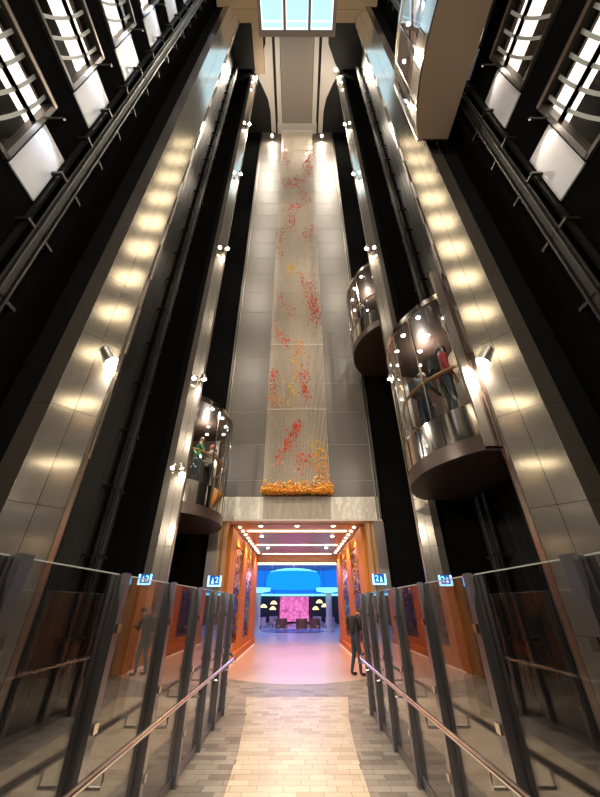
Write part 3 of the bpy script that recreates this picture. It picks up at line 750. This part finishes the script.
# ------------------------------------------------------------------ portal jambs and corridor
CW = 2.36
for s, sd in ((-1, 'left'), (1, 'right')):
    j = struct('wall_jamb_%s' % sd, MB().box(s * 2.42, s * 3.0, YB + 0.02, YB + 0.5, 0.012, 4.27), M['gold'])
    MB().box(s * 2.66, s * 2.98, YB - 0.10, YB + 0.018, 0.012, 4.23).build('steel_casing', pmat('casing_%s' % sd, (0.42, 0.36, 0.36), 0.35, 0.8), j)
    MB().box(s * 2.50, s * 2.56, YB - 0.02, YB + 0.018, 0.012, 4.23).build('bronze_groove', M['copper_dark'], j)
    w = struct('wall_corridor_%s' % sd, MB().box(s * (CW + 0.1), s * (CW + 0.3), YB + 0.5, 21.9, 0.012, 4.4), M['copper_dark'])
    for (a, b) in ((12.7, 13.9), (15.9, 17.3), (19.4, 21.9)):
        MB().box(s * (CW - 0.06), s * (CW + 0.099), a, b, 0.30, 4.18).build('pilaster', M['copper'], w)
    for (a, b) in ((13.9, 15.9), (17.3, 19.4)):
        MB().box(s * (CW + 0.05), s * (CW + 0.099), a, b, 0.55, 3.75).build('mosaic_panel', M['mosaic_back'], w)
        MB().box(s * (CW - 0.02), s * (CW + 0.099), a, b, 0.30, 0.55).build('panel_sill', M['copper'], w)
        MB().box(s * (CW - 0.02), s * (CW + 0.099), a, b, 3.75, 4.18).build('panel_head', M['copper'], w)
        ca, cb = MB(), MB(); r2 = random.Random(int(a * 10) + s)
        for i in range(420):
            yy = r2.uniform(a + 0.1, b - 0.1); z = 0.62 + 3.05 * r2.random() ** 0.65; q = r2.uniform(0.03, 0.075)
            xx = s * (CW + 0.03 - r2.uniform(0, 0.06)); tl = r2.uniform(-0.6, 0.6)
            vs = [(xx, yy - q, z - q * (1 + tl)), (xx - s * 0.02, yy + q, z - q), (xx, yy + q * (1 - tl), z + q), (xx + s * 0.02, yy - q, z + q)]
            (cb if r2.random() < 0.2 + 0.5 * (z > 2.3) else ca).add(vs, [(0, 1, 2, 3)])
        for nm, mb, mt in (('bronze_chips', ca, 'mosaic_a'), ('pink_chips', cb, 'mosaic_b')):
            o = mb.build(nm, M[mt], w); o['kind'] = 'stuff'
    bs = struct('baseboard_%s' % sd, MB().box(s * (CW - 0.12), s * (CW + 0.099), YB + 0.5, 21.9, 0.012, 0.295), M['copper'])
    MB().box(s * (CW - 0.125), s * (CW - 0.121), YB + 0.6, 21.8, 0.02, 0.06).build('toe_light', M['toe'], bs)
cc = struct('ceiling_corridor', MB().box(-3.0, 3.0, YB + 0.5, 22.0, 4.27, 4.5), M['ceil_w'])
for y in (14.0, 17.6, 20.9):
    MB().box(-1.95, 1.95, y, y + 0.10, 4.235, 4.269).build('led_bar', M['led'], cc)
for y0, y1 in ((14.3, 17.4), (17.9, 20.7)):
    MB().box(-2.0, 2.0, y0, y1, 4.25, 4.269).build('mirror_panel', M['ceil_m'], cc)
MB().box(-2.4, 2.4, 12.75, 13.55, 4.255, 4.269).build('entry_soffit', M['gold'], cc)
for x in (-1.35, 0, 1.35):
    MB().lathe([(0.001, 4.245), (0.07, 4.245), (0.09, 4.268)], (x, 13.1, 0), 16).build('downlight', M['dl'], cc)
for s in (-1, 1):
    for k in range(10):
        y = 13.3 + k * 0.8
        MB().lathe([(0.001, 4.235), (0.045, 4.235), (0.06, 4.268)], (s * 2.15, y, 0), 10).build('downlight', M['dl'], cc)
    for y in (15.2, 18.6): MB().lathe([(0.001, 4.225), (0.06, 4.225), (0.08, 4.249)], (s * 1.5, y, 0), 12).build('downlight', M['dl'], cc)
ccr = cc; ccr['_w'] = [0.0, 0.0, 0.0]
for y in (13.1,):
    for x in (-1.35, 0, 1.35):
        lamp('downlight_beam', 'SPOT', (x, y, 4.2), 40, (1, 0.70, 0.42), cc, (x, y, 0), 0.08, 130, 0.8)
for s in (-1, 1):
    for y in (14.6, 16.6, 18.6, 20.6):
        lamp('wall_downlight_beam', 'SPOT', (s * 2.05, y, 4.2), 125, (1, 0.50, 0.20), cc, (s * 2.25, y, 0), 0.06, 110, 0.9)
for y in (15.5, 19.0):
    lamp('violet_downlight_beam', 'SPOT', (0, y, 4.2), 120, (0.42, 0.22, 1.0), cc, (0, y, 0), 0.15, 56, 1.0)

# ------------------------------------------------------------------ lounge beyond the corridor
LC = (-0.3, 36.0); LR = 8.6
ca = [(LC[0] + LR * math.sin(math.radians(a)), LC[1] + LR * math.cos(math.radians(a))) for a in range(-120, 121, 5)]
cv = struct('wall_lounge_cove', MB().band(ca, 2.75, 5.2, 0.15), M['blue_cove'], smooth=True)
MB().band([(LC[0] + (LR - 0.06) * math.sin(math.radians(a)), LC[1] + (LR - 0.06) * math.cos(math.radians(a))) for a in range(-120, 121, 5)], 2.66, 2.86, 0.05).build('cyan_rim', M['cyan_line'], cv, True)
lb = [(LC[0] + (LR + 0.3) * math.sin(math.radians(a)), LC[1] + (LR + 0.3) * math.cos(math.radians(a))) for a in range(-120, 121, 5)]
lw = struct('wall_lounge_back', MB().band(lb, 0.012, 2.74, 0.2), M['lounge_dark'])
struct('ceiling_lounge', MB().box(-9.2, 9.2, 22.0, 47, 5.2, 5.4), pmat('lounge_ceiling', (0.22, 0.36, 0.62), 0.4))
lf = struct('trim_2', MB().box(-9.0, 9.0, 22.0, 22.4, 3.95, 5.19), M['ceil_w'])
for y in (22.9, 26.0):
    MB().box(-3.2, 3.2, y, y + 0.14, 4.18, 4.27).build('led_bar', M['led'], lf)
MB().box(-4.5, 4.5, 22.4, 26.6, 4.28, 4.40).build('front_soffit', M['ceil_w'], lf)
for s in (-1, 1):
    struct('wall_lounge_%s' % ('left' if s < 0 else 'right'), MB().box(s * 9.0, s * 9.2, 22, 47, 0.012, 5.2), M['lounge_dark'])
    struct('wall_lounge_front_%s' % ('left' if s < 0 else 'right'), MB().box(s * (CW + 0.32), s * 9.0, 21.9, 22.0, 0.012, 5.2), M['lounge_dark'])
# drum chandelier
dr = empty('ring_chandelier', (LC[0], 33.0, 2.9), 'large translucent blue ring chandelier over the lounge seating', 'chandelier')
MB().lathe([(2.15, 0), (2.3, 0.08), (2.35, 0.5), (2.25, 1.0), (2.05, 1.25)], (LC[0], 33, 2.95), 48).build('drum', M['cyan_drum'], dr, True)
for r, z in ((2.0, 4.22), (1.55, 4.34), (1.1, 4.42)):
    MB().tube([(LC[0] + r * math.cos(a * PI / 20), 33 + r * math.sin(a * PI / 20), z) for a in range(41)], 0.035, 6, cap=False).build('light_ring', M['cyan_line'], dr)
for a in range(4):
    MB().tube([(LC[0] + 1.9 * math.cos(a * PI / 2), 33 + 1.9 * math.sin(a * PI / 2), 4.15), (LC[0] + 1.9 * math.cos(a * PI / 2), 33 + 1.9 * math.sin(a * PI / 2), 5.2)], 0.015, 6).build('hanger', M['chrome'], dr)
for x, lab in ((-3.15, 'white round lounge pillar beside the palm'), (2.55, 'white round lounge pillar away from the palm')):
    p = empty('lounge_pillar', (x, 31.5, 0.012), lab, 'pillar', 'white lounge pillars')
    MB().lathe([(0.36, 0.0), (0.36, 0.12), (0.24, 0.16), (0.24, 2.5), (0.3, 2.55), (0.3, 2.62)], (x, 31.5, 0.012), 20).build('shaft', M['white_col'], p, True)
    MB().lathe([(0.3, 2.62), (0.95, 2.72), (1.0, 2.95), (0.001, 2.97)], (x, 31.5, 0.012), 24).build('glowing_capital', M['cyan_line'], p, True)
ap = MB().box(-1.9, 1.3, 43.9, 44.0, 0.25, 2.6).build('art_screen', M['magenta_wall'])
tag(ap, 'glowing pink patterned art screen behind the lounge seating', 'screen')
rg = MB().lathe([(0.001, 0.022), (2.55, 0.018), (2.6, 0.013)], (LC[0], 32.6, 0), 40).build('lounge_rug', M['rug'])
tag(rg, 'large round violet rug under the lounge chairs', 'rug')
def armchair(x, y, a, lab, m1, m2):
    t = bpy.data.objects.new('lounge_armchair', None); COL.objects.link(t); t.location = (x, y, 0.0225 if y < 34 else 0.0125); t.rotation_euler.z = a
    t.empty_display_size = 0.2
    tag(t, lab, 'armchair', 'lounge armchairs')
    MB().box(-0.4, 0.4, -0.38, 0.34, 0.30, 0.46).build('seat', M[m2], t)
    bk = []
    for i in range(13):
        q = -PI * 0.55 + PI * 1.1 * i / 12; bk.append((0.44 * math.sin(q), -0.02 - 0.42 * math.cos(q)))
    MB().band(bk, 0.24, 0.88, 0.09).build('backrest', M[m1], t, True)
    for dx in (-1, 1):
        for dy in (-1, 1):
            MB().tube([(dx * 0.33, dy * 0.28, 0.0), (dx * 0.3, dy * 0.25, 0.30)], [0.018, 0.028], 6).build('leg', M['copper_dark'], t)
CH = [(-1.2, 31.1, 0.3, 'chair', 'chair_c', 'brown armchair on the rug beside the round low table, nearer the palm pillar'), (0.35, 30.6, 0.0, 'chair', 'chair', 'all-brown armchair on the rug directly before the pink screen'), (1.35, 31.0, -0.3, 'chair', 'chair_c', 'brown armchair on the rug with rose seat, away from the palm'),
      (-3.1, 34.2, 0.9, 'chair_c', 'chair_c', 'rose armchair standing behind the palm pillar'), (-2.2, 36.5, 2.4, 'chair_c', 'chair_c', 'rose armchair turned towards the doorway near the palm'), (2.9, 34.5, -0.9, 'chair_c', 'chair_c', 'rose armchair standing behind the pillar away from the palm'), (1.9, 36.6, -2.4, 'chair_c', 'chair_c', 'rose armchair turned towards the doorway, away from the palm')]
for x, y, a, m1, m2, lab in CH: armchair(x, y, a, lab, m1, m2)
tb = empty('low_table', (0.1, 33.2, 0.022), 'round pale low table among the lounge armchairs', 'table')
MB().lathe([(0.001, 0.42), (0.5, 0.42), (0.52, 0.40), (0.5, 0.38), (0.05, 0.37)], (0.1, 33.2, 0.022), 24).build('table_top', M['white_col'], tb, True)
MB().lathe([(0.04, 0.38), (0.04, 0.03), (0.28, 0.02), (0.28, 0.0)], (0.1, 33.2, 0.022), 16).build('pedestal', M['chrome'], tb, True)
for i, (x, y, z) in enumerate(((-3.5, 41.5, 1.55), (-2.6, 42.5, 1.35), (-2.4, 40.5, 1.85), (2.0, 42.4, 1.35), (2.9, 41.3, 1.6), (2.3, 40.2, 1.95))):
    sd = 'palm side' if x < 0 else 'side away from the palm'
    t = empty('pendant_lamp', (x, y, z), '%s glowing pendant lamp beside the pink screen, %s' % (('outer', 'lower', 'upper')[i % 3] if x < 0 else ('lower', 'outer', 'upper')[i % 3], sd), 'lamp', 'lounge pendant lamps')
    MB().lathe([(0.34, 0), (0.36, 0.05), (0.2, 0.26), (0.05, 0.32)], (x, y, z), 18).build('shade', M['shade'], t, True)
    MB().tube([(x, y, z + 0.3), (x, y, 5.2)], 0.012, 6).build('cord', M['black_matt'], t)
def palm(x, y, h, lab):
    t = empty('potted_palm', (x, y, 0.012), lab, 'plant', 'lounge palms')
    MB().lathe([(0.001, 0.0), (0.2, 0.0), (0.27, 0.4), (0.25, 0.42), (0.001, 0.38)], (x, y, 0.012), 16).build('pot', M['white_col'], t, True)
    MB().tube([(x, y, 0.38), (x + 0.04, y, h * 0.6)], [0.05, 0.03], 8).build('stem', M['copper_dark'], t)
    r3 = random.Random(5)
    for k in range(14):
        a = 2 * PI * k / 14 + r3.uniform(-0.2, 0.2); L = r3.uniform(0.5, 0.9); vs = []; fs = []
        for i in range(6):
            q = i / 5; w_ = 0.09 * math.sin(PI * (0.1 + 0.85 * q)); rr = L * q; zz = h * 0.6 + L * (0.9 * q - 1.0 * q * q)
            cx, cy = x + 0.04 + rr * math.cos(a), y + rr * math.sin(a)
            vs += [(cx - w_ * math.sin(a), cy + w_ * math.cos(a), zz), (cx + w_ * math.sin(a), cy - w_ * math.cos(a), zz), (cx, cy, zz - 0.015)]
        for i in range(5):
            b = 3 * i
            fs += [(b, b + 3, b + 5, b + 2), (b + 2, b + 5, b + 4, b + 1), (b + 1, b + 4, b + 3, b)]
        MB().add(vs, fs).build('frond', M['leafg'], t)
palm(-4.0, 35.5, 1.9, 'leafy potted palm behind the lounge pillar')
lw['_w'] = [0.0, 0.0, 0.0]
lamp('cove_light', 'AREA', (0, 33, 5.0), 300, (0.42, 0.40, 1.0), lw, (0, 33, 0), 5)
lamp('cove_light_front', 'AREA', (0, 25.5, 4.1), 50, (0.62, 0.36, 1.0), lw, (0, 25.5, 0), 3)

# ------------------------------------------------------------------ deck signs
def text_mesh(txt, size, mat):
    c = bpy.data.curves.new('txt', 'FONT'); c.body = txt; c.size = size; c.extrude = 0.002; c.align_x = 'CENTER'; c.align_y = 'CENTER'
    o = bpy.data.objects.new('txt', c); COL.objects.link(o)
    dg = bpy.context.evaluated_depsgraph_get(); me = bpy.data.meshes.new_from_object(o.evaluated_get(dg))
    bpy.data.objects.remove(o); me.materials.clear(); me.materials.append(mat); return me
def sign(x, y, z, w, h, s, lab):
    t = empty('deck_sign', (x, y, z), lab, 'sign', 'blue deck number signs')
    MB().box(x - w / 2, x + w / 2, y - 0.02, y + 0.03, z, z + h).build('screen', M['blue_screen'], t)
    q = 0.11 * w
    f = MB(); f.box(x - w / 2 - 0.004, x - w / 2 + q, y - 0.034, y - 0.0201, z, z + h); f.box(x + w / 2 - q, x + w / 2 + 0.004, y - 0.034, y - 0.0201, z, z + h); f.box(x - w / 2 + q, x + w / 2 - q, y - 0.034, y - 0.0201, z - 0.002, z + q)
    f.build('light_frame', M['blue_line'], t)
    o = link('digit', text_mesh('2', h * 0.78, M['blue_line']), t)
    o.rotation_euler = (PI / 2, 0, 0); o.location = (x - s * w * 0.17, y - 0.024, z + h * 0.58); o.matrix_parent_inverse = Matrix.Translation(-Vector(t['_w']))
    ax = x + s * w * 0.14
    a = MB(); a.add([(ax - w * 0.1, y - 0.026, z + h * 0.28), (ax + w * 0.1, y - 0.026, z + h * 0.28), (ax, y - 0.026, z + h * 0.85), (ax - w * 0.1, y - 0.021, z + h * 0.28), (ax + w * 0.1, y - 0.021, z + h * 0.28), (ax, y - 0.021, z + h * 0.85)],
                    [(0, 1, 2), (5, 4, 3), (0, 3, 4, 1), (1, 4, 5, 2), (2, 5, 3, 0)])
    a.build('arrow', M['blue_line'], t)
    MB().box(x - 0.03, x + 0.03, y + 0.03, y + 0.06, z + h * 0.3, z + h * 0.7).build('mount', M['post'], t)
sign(-3.24, 8.12, 2.12, 0.27, 0.20, -1, 'blue lit deck sign on the narrow column by the two-person cabin')
sign(3.16, 8.12, 2.10, 0.27, 0.20, 1, 'blue lit deck sign on the narrow column under the higher far cabin')
sign(-2.60, YB - 0.18, 2.25, 0.42, 0.30, -1, 'blue lit deck sign on the doorway jamb beneath the two-person cabin')
sign(2.60, YB - 0.18, 2.30, 0.42, 0.30, 1, 'blue lit deck sign on the doorway jamb above the walking person')

# ------------------------------------------------------------------ people
def person(loc, heading, pts, regions, lab, mats, hair='hair', cap=None, extras=None):
    # pts: name -> (x,y,z,r) in body space, facing +Y;  regions: list of (a, b, material index)
    names = list(pts); idx = {n: i for i, n in enumerate(names)}
    me = bpy.data.meshes.new('body')
    me.from_pydata([pts[n][:3] for n in names], [(idx[a], idx[b]) for a, b, _ in regions], [])
    tmp = bpy.data.objects.new('tmp', me); COL.objects.link(tmp)
    sk = tmp.modifiers.new('s', 'SKIN'); sk.use_smooth_shade = True
    for i, n in enumerate(names):
        r = pts[n][3]
        rr = r if isinstance(r, tuple) else (r, r)
        me.skin_vertices[0].data[i].radius = rr
        me.skin_vertices[0].data[i].use_root = (n == 'pelvis')
    sb = tmp.modifiers.new('sub', 'SUBSURF'); sb.levels = 2; sb.render_levels = 2
    dg = bpy.context.evaluated_depsgraph_get()
    out = bpy.data.meshes.new_from_object(tmp.evaluated_get(dg)); out.name = 'body'
    bpy.data.objects.remove(tmp)
    # shape the head: brow, nose, chin
    hp = Vector(pts['head'][:3]); fwd = (Vector(pts['face'][:3]) - hp).normalized()
    out.materials.clear()
    for m in mats: out.materials.append(M[m])
    segs = [(Vector(pts[a][:3]), Vector(pts[b][:3]), mi, (pts[a][3][0] if isinstance(pts[a][3], tuple) else pts[a][3])) for a, b, mi in regions]
    for p in out.polygons:
        c = p.center; best = None
        for a, b, mi, r in segs:
            d = b - a; q = max(0, min(1, (c - a).dot(d) / max(d.dot(d), 1e-9))); dist = (c - a - d * q).length - r * 0.6
            if best is None or dist < best[0]: best = (dist, mi)
        p.material_index = best[1]; p.use_smooth = True
    t = bpy.data.objects.new('person', None); COL.objects.link(t); t.location = loc; t.rotation_euler.z = heading; t.empty_display_size = 0.2
    tag(t, lab, 'person')
    link('body', out, t)
    up = Vector((0, 0, 1)); side = fwd.cross(up).normalized(); upv = side.cross(fwd).normalized()
    # hair or cap as a shell over the skull
    hm = MB(); n = 14; rows = 6; vs = []; fs = []
    for i in range(rows + 1):
        th_ = PI * 0.62 * i / rows
        for k in range(n):
            a = 2 * PI * k / n
            back = 0.5 - 0.5 * math.cos(a)
            tt = th_ * (0.72 + 0.42 * back)
            v = hp + upv * (0.035 + 0.118 * math.cos(tt)) + (fwd * math.cos(a) * 0.106 + side * math.sin(a) * 0.09) * math.sin(tt) - fwd * 0.012
            vs.append(v)
    for i in range(rows):
        for k in range(n): fs.append((i * n + k, i * n + (k + 1) % n, (i + 1) * n + (k + 1) % n, (i + 1) * n + k))
    hm.add(vs, fs)
    ho = hm.build('cap' if cap else 'hair', M[cap or hair], t, True)
    if cap:
        bmb = MB(); c0 = hp + upv * 0.045 + fwd * 0.09
        bv = [c0 - side * 0.075, c0 + side * 0.075, c0 + side * 0.06 + fwd * 0.08, c0 - side * 0.06 + fwd * 0.08]
        bv += [v + upv * 0.012 for v in bv]
        bmb.add(bv, [(0, 1, 2, 3), (7, 6, 5, 4), (0, 4, 5, 1), (1, 5, 6, 2), (2, 6, 7, 3), (3, 7, 4, 0)]).build('cap_brim', M[cap], t)
    for sg in (-1, 1):
        e = hp + fwd * 0.088 + side * sg * 0.033 + upv * 0.005
        MB().tube([e - fwd * 0.006, e + fwd * 0.004], [0.012, 0.006], 8).build('eye', M['shoe'], t)
        ear = hp + side * sg * 0.083 - upv * 0.005
        MB().tube([ear - upv * 0.03, ear, ear + upv * 0.03], [0.008, 0.018, 0.008], 8).build('ear', M['skin'], t)
    ns = hp + fwd * 0.095 - upv * 0.02
    MB().tube([ns + upv * 0.03 - fwd * 0.01, ns + fwd * 0.018], [0.008, 0.015], 8).build('nose', M['skin'], t)
    mo = hp + fwd * 0.088 - upv * 0.062
    MB().tube([mo - side * 0.024, mo, mo + side * 0.024], [0.004, 0.007, 0.004], 6).build('mouth', M['redcap'], t)
    if extras: extras(t, pts)
    return t
def skel(lean=0.0, headdrop=0.0, arms='rest', stride=0.0, h=1.72, bulk=1.0):
    k = h / 1.72; L = math.sin(lean); C = math.cos(lean)
    def T(y, z):   # torso points tilt forward about the pelvis
        return (y * C + (z - 0.95) * L, 0.95 + (z - 0.95) * C - y * L)
    P = {}
    def put(n, x, y, z, r, tor=False):
        if tor: y, z = T(y, z)
        rr = tuple(q * k for q in r) if isinstance(r, tuple) else r * k
        P[n] = (x * k, y * k, z * k, rr)
    put('pelvis', 0, 0, 0.95, (0.155, 0.115)); put('waist', 0, 0, 1.10, (0.145 * bulk, 0.11 * bulk), True); put('chest', 0, 0.0, 1.30, (0.165 * bulk, 0.12 * bulk), True)
    put('collar', 0, -0.01, 1.43, (0.10, 0.075), True); put('neck', 0, 0.01, 1.50, 0.052, True)
    hy, hz = T(0.03, 1.615); P['head'] = (0, (hy + headdrop * 0.06) * k, (hz - headdrop * 0.03) * k, (0.082 * k, 0.095 * k))
    P['face'] = (0, P['head'][1] + 0.045 * k * math.cos(lean * 0.6), P['head'][2] - 0.025 * k - 0.045 * k * math.sin(lean * 0.6), (0.058 * k, 0.062 * k))
    P['crown'] = (0, P['head'][1] - 0.005, P['head'][2] + 0.07 * k, (0.068 * k, 0.075 * k))
    R = [('pelvis', 'waist', 0), ('waist', 'chest', 0), ('chest', 'collar', 0), ('collar', 'neck', 2), ('neck', 'head', 2), ('head', 'face', 2), ('head', 'crown', 2)]
    for sg, n in ((-1, 'l'), (1, 'r')):
        st_ = stride * sg
        put('hip' + n, sg * 0.095, 0, 0.90, 0.10); put('knee' + n, sg * 0.10, st_ * 0.5 + 0.03, 0.50, 0.068); put('ank' + n, sg * 0.10, st_ - 0.03, 0.09, 0.046)
        put('heel' + n, sg * 0.10, st_ - 0.02, 0.045, 0.043); put('toe' + n, sg * 0.115, st_ + 0.14, 0.035, (0.04, 0.033))
        R += [('pelvis', 'hip' + n, 1), ('hip' + n, 'knee' + n, 1), ('knee' + n, 'ank' + n, 1), ('ank' + n, 'heel' + n, 3), ('heel' + n, 'toe' + n, 3)]
        put('sh' + n, sg * 0.19, -0.01, 1.40, 0.068 * bulk, True)
        if arms == 'rest': el, wr_, pa = (sg * 0.25, -0.03, 1.13), (sg * 0.25, 0.06, 0.90), (sg * 0.245, 0.09, 0.82)
        elif arms == 'rail': el, wr_, pa = (sg * 0.27, 0.06, 1.15), (sg * 0.22, 0.27, 1.08), (sg * 0.21, 0.35, 1.08)
        else: el, wr_, pa = (sg * 0.25, 0.10, 1.16), (sg * 0.15, 0.30, 1.28), (sg * 0.12, 0.36, 1.33)
        put('el' + n, *el, 0.052 * bulk, True); put('wr' + n, *wr_, 0.033, True); put('pa' + n, *pa, (0.04, 0.02), True)
        R += [('collar', 'sh' + n, 0), ('sh' + n, 'el' + n, 0), ('el' + n, 'wr' + n, 0), ('wr' + n, 'pa' + n, 2)]
        d = Vector(pa) - Vector(wr_); d.normalize()
        for f, (ox, ln) in enumerate(((-0.026, 0.075), (-0.009, 0.088), (0.009, 0.083), (0.026, 0.065))):
            b1 = Vector(pa) + d * 0.045 + Vector((ox if arms != 'rest' else 0, 0 if arms != 'rest' else ox, 0)); b2 = b1 + d * ln * 0.5 + Vector((0, 0, -0.006)); b3 = b2 + d * ln * 0.4 + Vector((-sg * 0.008, 0, -0.015))
            put('f%da' % f + n, *b1, 0.0095, True); put('f%db' % f + n, *b2, 0.009, True); put('f%dc' % f + n, *b3, 0.008, True)
            R += [('pa' + n, 'f%da' % f + n, 2), ('f%da' % f + n, 'f%db' % f + n, 2), ('f%db' % f + n, 'f%dc' % f + n, 2)]
        tb_ = Vector(wr_).lerp(Vector(pa), 0.6) + Vector((-sg * 0.035, 0.02, 0)); t2 = tb_ + d * 0.045 + Vector((-sg * 0.012, 0.008, 0))
        put('tha' + n, *tb_, 0.011, True); put('thb' + n, *t2, 0.0095, True)
        R += [('pa' + n, 'tha' + n, 2), ('tha' + n, 'thb' + n, 2)]
    return P, R
def backpack(mat):
    def f(t, P):
        c = P['chest']; y0 = c[1] - 0.13
        b = MB(); prof = [(-0.14, 1.0), (-0.15, 1.08), (-0.14, 1.38), (-0.09, 1.44)]
        vs = []
        for yy, sc in ((y0 + 0.02, 1.0), (y0 - 0.09, 0.95), (y0 - 0.14, 0.75)):
            vs += [(-0.15 * sc, yy, c[2] - 0.24 * sc), (0.15 * sc, yy, c[2] - 0.24 * sc), (0.15 * sc, yy, c[2] + 0.10 * sc), (0.09 * sc, yy, c[2] + 0.19 * sc), (-0.09 * sc, yy, c[2] + 0.19 * sc), (-0.15 * sc, yy, c[2] + 0.10 * sc)]
        fs = [tuple(range(5, -1, -1)), tuple(range(12, 18))]
        for r_ in range(2):
            for k in range(6): fs.append((r_ * 6 + k, r_ * 6 + (k + 1) % 6, r_ * 6 + 6 + (k + 1) % 6, r_ * 6 + 6 + k))
        b.add(vs, fs).build('backpack', M[mat], t, True)
    return f
def strap(mat):
    def f(t, P):
        sh, wv = P['shl'], P['pelvis']
        pts = [(sh[0] + 0.03, sh[1] + 0.09, sh[2] - 0.05), (sh[0] + 0.06, sh[1] - 0.02, sh[2] + 0.07), (-0.02, -0.15, P['chest'][2]), (0.15, -0.10, P['waist'][2])]
        MB().tube(pts, 0.018, 8).build('shoulder_strap', M[mat], t, True)
    return f
P, R = skel(lean=0.22, headdrop=1.0, arms='fold', stride=0.10, h=1.70, bulk=1.12)
person((1.76, 12.5, 0.012), -PI / 2 + 0.25, P, R, 'person in black jacket, dark jeans and black backpack standing at the doorway', ['jblack', 'denim', 'skin', 'shoe'], extras=backpack('jblack'))
P, R = skel(lean=0.08, arms='rail', h=1.74)
person((2.86, 6.45, fB + 0.002), -PI / 2 + 0.3, P, R, 'person in a slate jacket and pale cap riding the near lift cabin', ['slate', 'denim', 'skin', 'shoe'], cap='capgrey', extras=backpack('slate'))
P, R = skel(lean=0.05, arms='rest', h=1.80, bulk=1.1)
person((3.02, 5.6, fB + 0.002), -PI / 2 - 0.1, P, R, 'person in a red shirt with a dark backpack riding the near lift cabin', ['redc', 'slate', 'skin', 'shoe'], hair='hair', extras=backpack('jblack'))
P, R = skel(lean=0.06, arms='rail', h=1.64)
person((-3.02, 9.55, fC1 + 0.002), -0.9, P, R, 'person in a green top with a lime strap riding the low lift cabin', ['green', 'denim', 'skin', 'shoe'], hair='hair_g', extras=strap('lime'))
P, R = skel(lean=0.06, arms='rail', h=1.68)
person((-2.80, 10.2, fC1 + 0.002), -0.5, P, R, 'person in a grey hoodie and red cap riding the low lift cabin', ['greyj', 'jblack', 'skin', 'shoe'], cap='redcap')
P, R = skel(lean=0.05, arms='rail', h=1.68)
person((2.74, 9.95, fC2 + 0.002), PI / 2, P, R, 'person in a dark jacket and pale cap riding the higher lift cabin', ['slate', 'denim', 'skin', 'shoe'], cap='capgrey')

for o in bpy.data.objects:
    if '_w' in o: del o['_w']
